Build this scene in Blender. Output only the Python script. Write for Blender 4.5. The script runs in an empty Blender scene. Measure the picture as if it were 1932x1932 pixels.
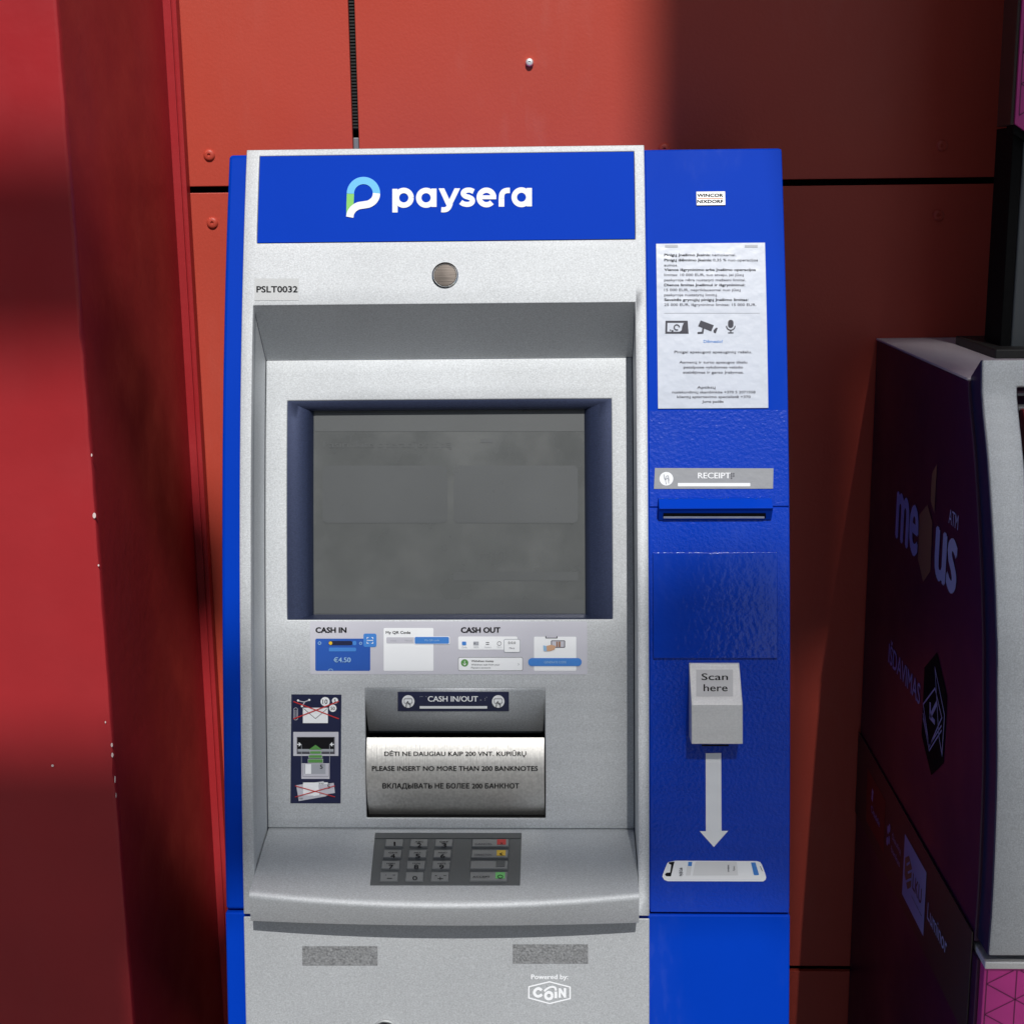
import bpy, bmesh, math
from mathutils import Matrix, Vector

# ------------------------------------------------------------------ camera, world, sun, exposure
sc = bpy.context.scene
col = sc.collection
CZ = 1.60                                    # eye height above the paving
FPX, YAW, PITCH, ROLL = 2706.85, 1.920, 12.277, 0.6634   # focal length in 1932-px units, degrees
_y, _p, _r = (math.radians(a) for a in (YAW, PITCH, ROLL))
FWD = Vector((-math.sin(_y) * math.cos(_p), math.cos(_y) * math.cos(_p), -math.sin(_p)))
_ri = Vector((math.cos(_y), math.sin(_y), 0))
_dn = FWD.cross(_ri)
RIGHT = math.cos(_r) * _ri + math.sin(_r) * _dn
DOWN = -math.sin(_r) * _ri + math.cos(_r) * _dn
cd = bpy.data.cameras.new('camera')
cam = bpy.data.objects.new('camera', cd)
col.objects.link(cam)
mw = Matrix.Identity(4)
for i in range(3):
    mw[i][0] = RIGHT[i]; mw[i][1] = -DOWN[i]; mw[i][2] = -FWD[i]
mw[2][3] = CZ
cam.matrix_world = mw
cd.sensor_fit = 'HORIZONTAL'
cd.sensor_width = 36.0
cd.lens = 36.0 * FPX / 1932.0
cd.clip_start = 0.05
cd.clip_end = 500
sc.camera = cam

TX, TZ = 0.13, 1.10                          # sun direction is (TX, -1, TZ)
SUN = Vector((TX, -1.0, TZ)).normalized()
ELEV = math.asin(SUN.z)
w = bpy.data.worlds.new('World'); sc.world = w; w.use_nodes = True
nt = w.node_tree
sky = nt.nodes.new('ShaderNodeTexSky'); sky.sky_type = 'NISHITA'; sky.sun_disc = False
sky.sun_elevation = ELEV
sky.sun_rotation = math.atan2(SUN.x, SUN.y)
bg = nt.nodes['Background']; bg.inputs['Strength'].default_value = 0.056
nt.links.new(sky.outputs['Color'], bg.inputs['Color'])
sd = bpy.data.lights.new('sun', 'SUN'); sd.energy = 3.6; sd.angle = math.radians(0.53); sd.color = (1.0, 0.975, 0.94)
sun = bpy.data.objects.new('sun', sd); col.objects.link(sun)
sun.rotation_euler = SUN.to_track_quat('Z', 'Y').to_euler(); sun.location = (2, -8, 9)
sc.view_settings.view_transform = 'Standard'; sc.view_settings.look = 'None'
sc.view_settings.exposure = 0.0; sc.view_settings.gamma = 1.0; sc.view_settings.use_curve_mapping = False
sc.render.engine = 'CYCLES'
sc.cycles.use_denoising = True
sc.cycles.max_bounces = 8
sc.cycles.blur_glossy = 0.3

# ------------------------------------------------------------------ lens geometry helpers
CAM = Vector((0, 0, CZ))
def ray(x, y):                               # 1932-px picture point -> direction
    return RIGHT * ((x - 966) / FPX) + DOWN * ((y - 966) / FPX) + FWD
def at_y(x, y, Y): d = ray(x, y); return CAM + d * (Y / d.y)
def at_x(x, y, X): d = ray(x, y); return CAM + d * (X / d.x)
def at_f(x, y, fn):                          # on a surface Y = fn(z)
    d = ray(x, y); lo, hi = 1.25, 1.75
    for _ in range(26):
        t = (lo + hi) / 2
        if t * d.y < fn(CZ + t * d.z): lo = t
        else: hi = t
    return CAM + d * t
def zm(ox, oy, s):                           # coordinates of an enlargement -> 1932 px
    return lambda a, b: ((ox + a / s) * 0.471795, (oy + b / s) * 0.471795)

# ------------------------------------------------------------------ materials
def mat(name, rgb, rough=0.5, metal=0.0, coat=0.0, coat_rough=0.08, bump=0.0, bscale=200.0, bstretch=None,
        var=0.0, vscale=3.0, spec=0.5, grain=0.0, gscale=900.0, rvar=0.0, scuff=0.0, sscale=9.0, sstretch=(1, 1, .35), scol=(.45, .44, .44), bdist=0.002):
    m = bpy.data.materials.new(name); m.use_nodes = True
    n = m.node_tree.nodes; l = m.node_tree.links; b = n['Principled BSDF']
    b.inputs['Base Color'].default_value = (*rgb, 1); b.inputs['Roughness'].default_value = rough
    b.inputs['Metallic'].default_value = metal; b.inputs['Coat Weight'].default_value = coat
    b.inputs['Coat Roughness'].default_value = coat_rough; b.inputs['Specular IOR Level'].default_value = spec
    tc = n.new('ShaderNodeTexCoord')
    def noise(scale, detail=3.0, stretch=None):
        t = n.new('ShaderNodeTexNoise'); t.inputs['Scale'].default_value = scale; t.inputs['Detail'].default_value = detail
        if stretch:
            mp = n.new('ShaderNodeMapping'); mp.inputs['Scale'].default_value = stretch
            l.new(tc.outputs['Object'], mp.inputs['Vector']); l.new(mp.outputs['Vector'], t.inputs['Vector'])
        else: l.new(tc.outputs['Object'], t.inputs['Vector'])
        return t.outputs['Fac']
    def mapr(src, a, b_, lo, hi):
        r = n.new('ShaderNodeMapRange'); r.inputs['From Min'].default_value = a; r.inputs['From Max'].default_value = b_
        r.inputs['To Min'].default_value = lo; r.inputs['To Max'].default_value = hi; l.new(src, r.inputs['Value']); return r.outputs['Result']
    fac = None
    if var: fac = mapr(noise(vscale, 5), 0.3, 0.7, 1 - var, 1 + var)
    if grain:
        g = mapr(noise(gscale, 1.5), 0.25, 0.75, 1 - grain, 1 + grain)
        if fac is None: fac = g
        else:
            k = n.new('ShaderNodeMath'); k.operation = 'MULTIPLY'; l.new(fac, k.inputs[0]); l.new(g, k.inputs[1]); fac = k.outputs[0]
    if fac is not None:
        hv = n.new('ShaderNodeVectorMath'); hv.operation = 'SCALE'; hv.inputs[0].default_value = rgb
        l.new(fac, hv.inputs['Scale']); l.new(hv.outputs['Vector'], b.inputs['Base Color'])
    if scuff:
        mx = n.new('ShaderNodeMix'); mx.data_type = 'RGBA'
        big = mapr(noise(sscale, 6, sstretch), .52, .74, 0, 1); fine = mapr(noise(sscale * 14, 4, sstretch), .50, .72, 0, 1)
        k = n.new('ShaderNodeMath'); k.operation = 'MULTIPLY'; l.new(big, k.inputs[0]); l.new(fine, k.inputs[1])
        a_ = n.new('ShaderNodeMath'); a_.operation = 'MULTIPLY_ADD'; a_.inputs[1].default_value = .35; l.new(big, a_.inputs[0]); l.new(k.outputs[0], a_.inputs[2])
        f_ = n.new('ShaderNodeMath'); f_.operation = 'MULTIPLY'; f_.inputs[1].default_value = scuff; l.new(a_.outputs[0], f_.inputs[0])
        l.new(f_.outputs[0], mx.inputs['Factor']); mx.inputs['B'].default_value = (*scol, 1)
        if fac is not None: l.new(hv.outputs['Vector'], mx.inputs['A'])
        else: mx.inputs['A'].default_value = (*rgb, 1)
        l.new(mx.outputs['Result'], b.inputs['Base Color'])
    if rvar: l.new(mapr(noise(vscale * 2.3, 4), 0.3, 0.7, max(0.02, rough - rvar), rough + rvar), b.inputs['Roughness'])
    if bump:
        bp = n.new('ShaderNodeBump'); bp.inputs['Strength'].default_value = bump; bp.inputs['Distance'].default_value = bdist
        l.new(noise(bscale, 2.5, bstretch), bp.inputs['Height']); l.new(bp.outputs['Normal'], b.inputs['Normal'])
        if coat: l.new(bp.outputs['Normal'], b.inputs['Coat Normal'])
    return m

M = dict(
    silver=mat('silver_metallic_paint', (.63, .65, .665), .76, 1.0, grain=.13, gscale=680, bump=.10, bscale=700, var=.04, vscale=6, bdist=.001),
    steel=mat('brushed_steel', (.66, .65, .62), .52, 1.0, bump=.30, bscale=26, bstretch=(40, 1, 1), bdist=.0008, grain=.10, gscale=300),
    steel_dull=mat('brushed_steel_dull', (.80, .80, .79), .55, .7, bump=.06, bscale=40, bstretch=(1, 1, 30), grain=.06, gscale=500),
    blue=mat('gloss_blue_film', (.0, .042, .45), .55, 0, 0, .10, bump=.03, bscale=260, var=.05, vscale=5, spec=.05, scuff=.07, sscale=7, scol=(.30, .40, .70)),
    blue_print=mat('matt_blue_print', (.0, .042, .46), .6, 0, 0, var=.02, vscale=8, spec=.05),
    film=mat('wrinkled_blue_film', (.0, .040, .44), .40, 0, .65, .12, bump=.33, bscale=280, var=.05, vscale=7, scuff=.05, scol=(.3, .4, .7), rvar=.08, spec=.1),
    plate=mat('smooth_blue_film', (.0, .038, .42), .35, 0, 1.0, .06, bump=.10, bscale=170, var=.05, vscale=7, spec=.1, scuff=.05, scol=(.3, .4, .7)),
    wall=mat('orange_red_cladding', (.50, .064, .038), .42, 0, bump=.10, bscale=260, var=.06, vscale=2.2, rvar=.06, spec=.42, scuff=.055, sscale=4, scol=(.60, .40, .36)),
    wall_edge=mat('cladding_cut_edge', (.20, .03, .02), .6),
    column=mat('crimson_gloss_paint', (.375, .022, .027), .42, 0, bump=.20, bscale=60, var=.07, vscale=6, rvar=.08, spec=.36, scuff=.06, sscale=8, scol=(.55, .25, .25)),
    chip=mat('bare_primer', (.75, .62, .60), .7),
    black=mat('black_void', (.006, .006, .006), .8, spec=.1),
    rubber=mat('black_rubber', (.02, .02, .018), .6),
    white=mat('white_print', (.86, .88, .90), .6, spec=.2),
    paper=mat('laminated_paper', (.54, .585, .67), .45, 0, 1.0, .10, bump=.36, bscale=60, var=.03, vscale=20),
    pale=mat('pale_grey_print', (.54, .54, .60), .45, var=.02, vscale=9),
    ink=mat('black_ink', (.010, .010, .012), .8, spec=.08),
    greyink=mat('grey_ink', (.085, .085, .10), .8, spec=.1),
    lightink=mat('light_grey_ink', (.36, .38, .42), .5),
    navy=mat('navy_print', (.012, .016, .055), .38),
    navym=mat('navy_metallic_paint', (.040, .052, .105), .40, .6, grain=.2, gscale=700),
    red=mat('red_print', (.55, .03, .03), .45), green=mat('green_print', (.10, .30, .07), .45), sky=mat('sky_blue_print', (.07, .45, .86), .5),
    lime=mat('lime_print', (.16, .52, .06), .5), yellow=mat('yellow_print', (.75, .48, .03), .45), mid=mat('mid_blue_print', (.05, .22, .62), .45),
    deep=mat('deep_blue_print', (.015, .09, .42), .45), skin=mat('beige_print', (.60, .36, .22), .5), mgreen=mat('mint_print', (.13, .45, .13), .45),
    lightblue=mat('light_blue_print', (.30, .50, .72), .5),
    screen=mat('dusty_dark_screen', (.096, .102, .101), .34, 0, 1.0, .05, var=.12, vscale=9, rvar=.12, scuff=.10, sscale=16, sstretch=(1, 1, .6), scol=(.22, .23, .23)),
    screen_b=mat('dim_screen_tile', (.095, .101, .103), .34, 0, .35, .12, var=.10, vscale=7),
    screen_c=mat('dim_screen_bar', (.094, .100, .101), .34, 0, .35, .12, var=.08, vscale=7),
    smudge=mat('dried_smudge', (.16, .17, .17), .6),
    lens=mat('dark_lens_chrome', (.055, .048, .043), .36, 1.0, bump=.05, bscale=40, bstretch=(1, 1, 30), var=.2, vscale=60),
    chrome=mat('chrome', (.65, .65, .64), .12, 1.0),
    keypad=mat('keypad_steel', (.10, .108, .113), .45, .45, grain=.05, gscale=400),
    key=mat('key_steel', (.22, .23, .235), .42, .5),
    patch=mat('glitter_grey_tape', (.36, .37, .38), .42, .6, grain=.40, gscale=430, bump=.5, bscale=500, bdist=.001),
    tape=mat('clear_grey_tape', (.56, .575, .58), .74, 1.0, grain=.05),
    receipt=mat('grey_label', (.30, .31, .33), .42, .2, .3, .2, bump=.1, bscale=120),
    dotgrey=mat('raised_dots', (.10, .10, .12), .5),
    purple=mat('dark_purple_film', (.036, .002, .034), .42, var=.08, vscale=4, rvar=.05),
    purple_top=mat('grey_lilac_paint', (.55, .50, .54), .5, var=.07, vscale=9),
    navyside=mat('dark_navy_paint', (.012, .012, .055), .4),
    magenta=mat('magenta_film', (.55, .04, .27), .45, var=.04, vscale=6),
    magline=mat('dark_magenta_line', (.16, .012, .09), .5),
    maroon=mat('dark_brown_film', (.040, .026, .020), .45),
    lilac=mat('lilac_print', (.42, .45, .85), .5), ochre=mat('ochre_print', (.30, .15, .08), .5),
    darkgrey=mat('dark_grey_powder_coat', (.075, .085, .09), .45),
    facade=mat('grey_render', (.20, .20, .19), .8, var=.1, vscale=.4), ground=mat('grey_paving', (.22, .217, .21), .85, var=.12, vscale=1.5),
    shade=mat('grey_steel_frame', (.22, .23, .24), .55, .3),
    badge=mat('badge_metal', (.72, .73, .74), .4), darkred=mat('dark_red_print', (.16, .012, .008), .45), orange=mat('orange_print', (.75, .25, .08), .5),
    glassred=mat('red_moulding', (.20, .010, .018), .35), tape2=mat('frosted_label', (.62, .62, .62), .55, .6), zinc=mat('zinc_screw', (.85, .85, .83), .45, .7), clear=mat('dark_glass', (.05, .055, .06), .12, 0, .5, .05),
)

# ------------------------------------------------------------------ mesh helpers
def mk(name, V, F, m, parent=None, smooth=None, idx=None, bevel=0, seg=2, solid=0, kind=None, weld=False):
    me = bpy.data.meshes.new(name); me.from_pydata([tuple(v) for v in V], [], F)
    for x in (m if isinstance(m, list) else [m]): me.materials.append(M[x])
    if idx: me.polygons.foreach_set('material_index', idx)
    if weld:
        b = bmesh.new(); b.from_mesh(me); bmesh.ops.remove_doubles(b, verts=b.verts, dist=1e-5)
        bmesh.ops.recalc_face_normals(b, faces=b.faces); b.to_mesh(me); b.free()
    if smooth is not None:
        me.shade_smooth(); me.set_sharp_from_angle(angle=math.radians(smooth))
    o = bpy.data.objects.new(name, me); col.objects.link(o)
    if solid:
        s = o.modifiers.new('thickness', 'SOLIDIFY'); s.thickness = solid; s.offset = -1
    if bevel:
        b = o.modifiers.new('bevel', 'BEVEL'); b.width = bevel; b.segments = seg; b.limit_method = 'ANGLE'; b.angle_limit = math.radians(40)
    if parent is not None:
        o.parent = parent
        if parent.type == 'EMPTY': o.matrix_parent_inverse = Matrix.Translation(-Vector(parent.location))
    if kind: o['kind'] = kind
    return o
def thing(name, label, cat, loc, group=None):
    o = bpy.data.objects.new(name, None); col.objects.link(o); o.location = loc; o.empty_display_size = .1
    o['label'] = label; o['category'] = cat
    if group: o['group'] = group
    return o
BOXF = [(0, 1, 2, 3), (7, 6, 5, 4), (0, 4, 5, 1), (1, 5, 6, 2), (2, 6, 7, 3), (3, 7, 4, 0)]
def boxv(x0, x1, y0, y1, z0, z1):
    return [(x0, y0, z0), (x1, y0, z0), (x1, y0, z1), (x0, y0, z1), (x0, y1, z0), (x1, y1, z0), (x1, y1, z1), (x0, y1, z1)]
def box(name, x0, x1, y0, y1, z0, z1, m, parent=None, **k): return mk(name, boxv(x0, x1, y0, y1, z0, z1), BOXF, m, parent, **k)
def prism(name, poly, x0, x1, m, parent=None, **k):          # (y, z) outline, counter-clockwise seen from -x, run along x
    n = len(poly); V = [(x0, a, b) for a, b in poly] + [(x1, a, b) for a, b in poly]
    F = [tuple(range(n)), tuple(range(2 * n - 1, n - 1, -1))] + [(i, i + n, (i + 1) % n + n, (i + 1) % n) for i in range(n)]
    return mk(name, V, F, m, parent, weld=True, **k)
def lathe(name, c, prof, m, parent=None, n=28, axis=(0, -1, 0), smooth=40, **k):   # (radius, height) pairs along axis
    ax = Vector(axis).normalized(); e1 = ax.orthogonal().normalized(); e2 = ax.cross(e1); V = []; F = []
    for r, h in prof:
        for i in range(n):
            a = 2 * math.pi * i / n; V.append(Vector(c) + ax * h + (e1 * math.cos(a) + e2 * math.sin(a)) * r)
    for j in range(len(prof) - 1):
        for i in range(n): F.append((j * n + i, j * n + (i + 1) % n, (j + 1) * n + (i + 1) % n, (j + 1) * n + i))
    F.append(tuple(range((len(prof) - 1) * n, len(prof) * n)))
    return mk(name, V, F, m, parent, smooth=smooth, **k)

# ------------------------------------------------------------------ the flat prints: shapes drawn in picture space of an enlargement, laid on a surface
_tc = {}
def glyphs(s, bold=0.0):                     # a bold word is its outline laid down three times, a hair apart
    if bold:
        V, F = glyphs(s); n = len(V); d = bold * .75; W = []; G = []
        for k, (dx, dy) in enumerate(((-d, 0), (d, 0), (0, d * .5), (0, -d * .5))):
            W += [(a + dx, b + dy, k) for a, b in ((v[0], v[1]) for v in V)]; G += [tuple(i + k * n for i in f) for f in F]
        return W, G
    if (s, bold) not in _tc:
        cu = bpy.data.curves.new('t', 'FONT'); cu.body = s; cu.size = 1; cu.resolution_u = 3; cu.fill_mode = 'FRONT'
        o = bpy.data.objects.new('t', cu); col.objects.link(o)
        dg = bpy.context.evaluated_depsgraph_get(); dg.update()
        me = bpy.data.meshes.new_from_object(o.evaluated_get(dg))
        V = [(v.co.x, v.co.y) for v in me.vertices]; F = [tuple(p.vertices) for p in me.polygons]
        bpy.data.objects.remove(o); bpy.data.curves.remove(cu); bpy.data.meshes.remove(me)
        _tc[(s, bold)] = (V, F)
    return _tc[(s, bold)]
class Ink:
    def __init__(self): self.V = []; self.F = []; self.I = []; self.L = []; self.mats = []
    def _m(self, m):
        if m not in self.mats: self.mats.append(m)
        return self.mats.index(m)
    def add(self, V, F, m, layer=0):
        b = len(self.V); self.V += [(v[0], v[1]) for v in V]; self.L += [layer + (v[2] * .12 if len(v) > 2 else 0) for v in V]
        for f in F: self.F.append(tuple(i + b for i in f)); self.I.append(self._m(m))
        return self
    def rect(self, x0, y0, x1, y1, m, layer=0, r=0):
        if r:
            P = []
            for cx, cy, a0 in ((x1 - r, y1 - r, 0), (x0 + r, y1 - r, 90), (x0 + r, y0 + r, 180), (x1 - r, y0 + r, 270)):
                for k in range(6): a = math.radians(a0 + 18 * k); P.append((cx + r * math.cos(a), cy + r * math.sin(a)))
            return self.poly(P, m, layer)
        return self.poly([(x0, y0), (x1, y0), (x1, y1), (x0, y1)], m, layer)
    def poly(self, P, m, layer=0): return self.add(list(P), [tuple(range(len(P)))], m, layer)
    def disc(self, cx, cy, rx, m, layer=0, ry=None, n=28):
        ry = ry or rx
        return self.poly([(cx + rx * math.cos(2 * math.pi * i / n), cy + ry * math.sin(2 * math.pi * i / n)) for i in range(n)], m, layer)
    def arc(self, cx, cy, r, w, a0, a1, m, layer=0, n=36, ry=None):
        k = (ry or r) / r
        return self.line([(cx + r * math.cos(math.radians(a0 + (a1 - a0) * i / n)), cy + k * r * math.sin(math.radians(a0 + (a1 - a0) * i / n))) for i in range(n + 1)], w, m, layer)
    def line(self, P, w, m, layer=0, closed=False):
        n = len(P); V = []
        for i in range(n):
            a = P[i - 1] if (i or closed) else P[i]; b = P[(i + 1) % n] if (i < n - 1 or closed) else P[i]
            d1 = Vector((P[i][0] - a[0], P[i][1] - a[1])); d2 = Vector((b[0] - P[i][0], b[1] - P[i][1]))
            if d1.length < 1e-9: d1 = d2
            if d2.length < 1e-9: d2 = d1
            d1.normalize(); d2.normalize(); t = d1 + d2
            if t.length < 1e-6: t = d1
            t.normalize(); nn = Vector((-t.y, t.x)); s = w / 2 / max(.35, nn.dot(Vector((-d1.y, d1.x))))
            V += [(P[i][0] + nn.x * s, P[i][1] + nn.y * s), (P[i][0] - nn.x * s, P[i][1] - nn.y * s)]
        F = [(2 * i, 2 * i + 1, 2 * i + 3, 2 * i + 2) for i in range(n - 1)]
        if closed: F.append((2 * n - 2, 2 * n - 1, 1, 0))
        return self.add(V, F, m, layer)
    def smooth(self, P, w, m, layer=0, n=6):     # Catmull-Rom stroke
        Q = []
        for i in range(len(P) - 1):
            p0, p1, p2, p3 = P[max(i - 1, 0)], P[i], P[i + 1], P[min(i + 2, len(P) - 1)]
            for k in range(n):
                t = k / n
                Q.append(tuple(.5 * (2 * p1[j] + (p2[j] - p0[j]) * t + (2 * p0[j] - 5 * p1[j] + 4 * p2[j] - p3[j]) * t * t + (3 * p1[j] - p0[j] - 3 * p2[j] + p3[j]) * t ** 3) for j in (0, 1)))
        Q.append(P[-1]); return self.line(Q, w, m, layer)
    def text(self, s, x0, y0, x1, y1, m, layer=0, bold=0.0, rot=0):      # ink box
        V, F = glyphs(s, bold)
        xs = [v[0] for v in V]; ys = [v[1] for v in V]; a, b = min(xs), max(xs); c, d = min(ys), max(ys)
        if rot == 0: W = [(x0 + (v[0] - a) / (b - a) * (x1 - x0), y1 - (v[1] - c) / (d - c) * (y1 - y0), v[2] if len(v) > 2 else 0) for v in V]
        else: W = [(x0 + (v[1] - c) / (d - c) * (x1 - x0) if rot > 0 else x1 - (v[1] - c) / (d - c) * (x1 - x0),
                    y0 + (v[0] - a) / (b - a) * (y1 - y0) if rot > 0 else y1 - (v[0] - a) / (b - a) * (y1 - y0), v[2] if len(v) > 2 else 0) for v in V]
        return self.add(W, F, m, layer)
    def para(self, s, x0, base, xh, m, layer=0, bold=0.0, width=None, right=None):    # baseline text, cap height xh; width squeezes it
        V, F = glyphs(s, bold); k = xh / .70
        a = min(v[0] for v in V); b = max(v[0] for v in V); kx = width / (b - a) if width else k
        return self.add([(x0 + (v[0] - a) * kx, base - v[1] * k, v[2] if len(v) > 2 else 0) for v in V], F, m, layer)
    def build(self, name, surf, parent, off=.0004, step=.00025):
        V = []
        for (a, b), l in zip(self.V, self.L):
            p, nrm = surf(a, b); V.append(p + nrm * (off + step * l))
        o = mk(name, V, self.F, self.mats, parent, idx=self.I)
        b = bmesh.new(); b.from_mesh(o.data)
        for f in b.faces:
            f.normal_update(); c = f.calc_center_median()
            if f.normal.dot(CAM - c) < 0: f.normal_flip()
        b.to_mesh(o.data); b.free()
        return o
def on_f(fn, z):                             # print surface for Y = fn(z), drawn in enlargement z
    def s(a, b):
        p = at_f(*z(a, b), fn); e = 1e-3; dy = (fn(p.z + e) - fn(p.z - e)) / (2 * e)
        return p, Vector((0, -1, dy)).normalized()
    return s
def on_plane(p0, n, z):
    p0 = Vector(p0); n = Vector(n).normalized()
    def s(a, b):
        d = ray(*z(a, b)); t = (p0 - CAM).dot(n) / d.dot(n); return CAM + d * t, n
    return s

# ------------------------------------------------------------------ paving
mk('pavement', [(-60, -80, 0), (60, -80, 0), (60, 6, 0), (-60, 6, 0)], [(0, 1, 2, 3)], 'ground', kind='structure')

# unseen block added behind the viewer to darken reflections and low sky light
opp = thing('added_building', 'unseen grey building block facing the cash machines across the forecourt', 'added_building', (-10, -16, 0))
box('wall', -26, 2.4, -18, -15.5, 0, 9.5, 'facade', opp)
for i in range(9):
    for j in range(3):
        x0, z0 = -24.5 + 2.95 * i, .9 + 2.9 * j
        wn = box('window', x0, x0 + 1.7, -15.52, -15.44, z0, z0 + 1.7, 'shade', opp)
        box('pane', x0 + .08, x0 + 1.62, -15.445, -15.43, z0 + .08, z0 + 1.62, 'clear', wn)
# ------------------------------------------------------------------ clad wall
YW = 1.92
wall = thing('cladding_wall', 'orange red rainscreen wall of flat riveted panels behind the cash machines', 'wall', (0, YW, 0))
box('backing', -1.55, 2.3, YW + .030, YW + .10, 0, 3.4, 'black', wall)
JX, JZ, JB, G = -.2622, CZ + .0180, CZ - 1.104, .0042
rows = [(.02, JB - G), (JB + G, JZ - G), (JZ + G, 2.74), (2.75, 3.4)]
cols = [(-1.5, JX - G), (JX + G, .985), (.994, 2.25)]
riv = {(0, 2): [(-.455, CZ + .062)], (0, 1): [(-.4557, CZ - .0250)], (1, 2): [(.1381, CZ + .0621), (.4943, CZ + .0623)], (1, 1): [(.4941, CZ - .0258), (.138, CZ - .0258)]}
for ci, (xa, xb) in enumerate(cols):
    for ri, (za, zb) in enumerate(rows):
        p = box('panel', xa, xb, YW, YW + .008, za, zb, 'wall', wall, bevel=.0008)
        for x, z in riv.get((ci, ri), []):
            lathe('rivet', (x, YW, z), [(.0072, -.001), (.0075, .0012), (.0066, .0026), (.0045, .0034), (.0022, .0034), (.0019, .0018), (.0004, .0016)], 'wall', p)
        if (ci, ri) == (1, 2):
            sx, sz = -.0352, CZ + .1723
            lathe('screw', (sx, YW, sz), [(.0050, -.001), (.0052, .002), (.0048, .0050), (.0040, .0062), (.0016, .0066), (.0012, .0050), (.0003, .0050)], 'zinc', p)
# ribbed gasket in the upright joint
V = []; F = []
z = CZ + .094
while z < 2.5:
    b = len(V); V += boxv(JX - .0042, JX + .0022, YW + .010, YW + .016, z, z + .0022); F += [tuple(i + b for i in f) for f in BOXF]
    z += .0040
b = len(V); V += boxv(JX - .0046, JX + .0028, YW + .0145, YW + .022, CZ + .092, 2.5); F += [tuple(i + b for i in f) for f in BOXF]
mk('gasket', V, F, 'rubber', wall)
box('gasket_clip', JX - .0040, JX + .0030, YW + .006, YW + .022, CZ + .060, CZ + .082, 'shade', wall, bevel=.001)

over = thing('added_overhang', 'unseen grey overhang added above the clad wall to block sky light', 'overhang', (0, 1.9, 3.4))  # out of view, added to cut the sky light on the wall
box('slab', -3.2, 3.2, .80, 2.05, 3.40, 3.62, 'shade', over, bevel=.01)
box('drip_edge', -3.2, 3.2, .77, .80, 3.38, 3.64, 'black', over)
# ------------------------------------------------------------------ crimson column with its trim
CX, CY = -.4994, 1.494
colm = thing('column', 'crimson painted square column with chipped edge beside the blue cash machine', 'column', (-.9, 1.7, 0))
# front and side faces with a slightly worn arris
V = []; F = []; nz = 160
for i in range(nz + 1):
    z = 3.4 * i / nz
    wob = .0010 * math.sin(i * 1.7) * math.sin(i * .37) + .0006 * math.sin(i * 4.1)
    chip = .0016 if (i * 7919) % 23 == 0 else 0
    V += [(-1.5, CY, z), (CX - .040, CY, z), (CX - .004, CY + .0001, z), (CX - .0010 + wob * .6 - chip, CY + .0004, z), (CX + wob * .3 - chip, CY + .0016 + chip, z), (CX, CY + .012, z), (CX, YW - .004, z)]
for i in range(nz):
    for k in range(6): F.append((i * 7 + k, i * 7 + k + 1, i * 7 + k + 8, i * 7 + k + 7))
mk('shaft', V, F, 'column', colm, smooth=50)
def strip(name, outline, m):                 # (x, y) outline run up the column
    n = len(outline); V = [(a, b, 0) for a, b in outline] + [(a, b, 3.4) for a, b in outline]
    F = [(i, (i + 1) % n, (i + 1) % n + n, i + n) for i in range(n)]
    return mk(name, V, F, m, colm, weld=True, bevel=.0006)
strip('corner_trim', [(CX - .01, 1.9005), (CX + .0100, 1.9005), (CX + .0100, 1.9035), (CX + .0112, 1.9035), (CX + .0112, 1.902), (CX + .0165, 1.902), (CX + .0165, 1.9195), (CX - .01, 1.9195)], 'column')
chips = Ink()
for (x, y, a, b) in ((180, 972, 3.2, 5.5), (188, 1066, 1.6, 2), (175, 858, 1.3, 3), (213, 1405, 2, 4), (214, 1424, 2.2, 4.5), (219, 1470, 1.1, 7), (100, 1444, 2.6, 2.4), (221, 1500, .9, 5), (201, 1362, 1.2, 2.4)):
    chips.disc(x, y, a, 'chip', 0, b, 9)
chips.build('paint_chips', on_f(lambda z: CY, lambda a, b: (a - (1.2 if a > 150 else 0), b)), colm, off=.0016)

# ------------------------------------------------------------------ the blue and silver cash machine
K3, K2, K1, K0 = .09493989, .27410899, .40003123, 1.63334379
def fb(z):                                   # curved front of the blue cabinet, Y over height
    r = z - CZ
    if r < -.95: r0 = -.95; return K3 * r0 ** 3 + K2 * r0 ** 2 + K1 * r0 + K0 + (3 * K3 * r0 ** 2 + 2 * K2 * r0 + K1) * (r - r0)
    return K3 * r ** 3 + K2 * r ** 2 + K1 * r + K0
fs = lambda z: fb(z) - .008                  # silver fascia
RD = .077
fp = lambda z: fs(z) + RD                    # panel at the back of the recess
XL, XR = -.3702, .2500
SL, SR = -.3485, .0965
OL, OR = -.3358, .0842                       # recess opening
ZT, ZSEAM = CZ + .0530, CZ - .7640
ZST = CZ + .0585
atm = thing('cash_machine', 'blue and silver standing cash machine with dark screen and steel note shutter', 'cash machine', (-.06, 1.7, 0))
def lerp(a, b, t): return a + (b - a) * t
def zrange(a, b, n): return [lerp(a, b, i / n) for i in range(n + 1)]
def body(name, za, zb, m, x0=XL, x1=XR, yback=YW + .0, fn=fb, bevel=.004, n=36):
    prof = [(fn(z), z) for z in zrange(za, zb, n)]
    return prism(name, [(yback, za)] + prof + [(yback, zb)], x0, x1, m, atm, bevel=bevel, seg=3, smooth=35)
body('cabinet_cheek', ZSEAM, ZT, 'blue', XL, SL + .010)
body('cabinet_cheek', ZSEAM, ZT, 'blue', SR - .010, XR)
box('cabinet_core', SL + .0102, SR - .0102, 1.690, YW, ZSEAM, ZT - .001, 'blue', atm)
body('lower_cabinet', .015, ZSEAM - .0030, 'blue', XL - .0006, XR + .0002, yback=YW, bevel=.0022)
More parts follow.
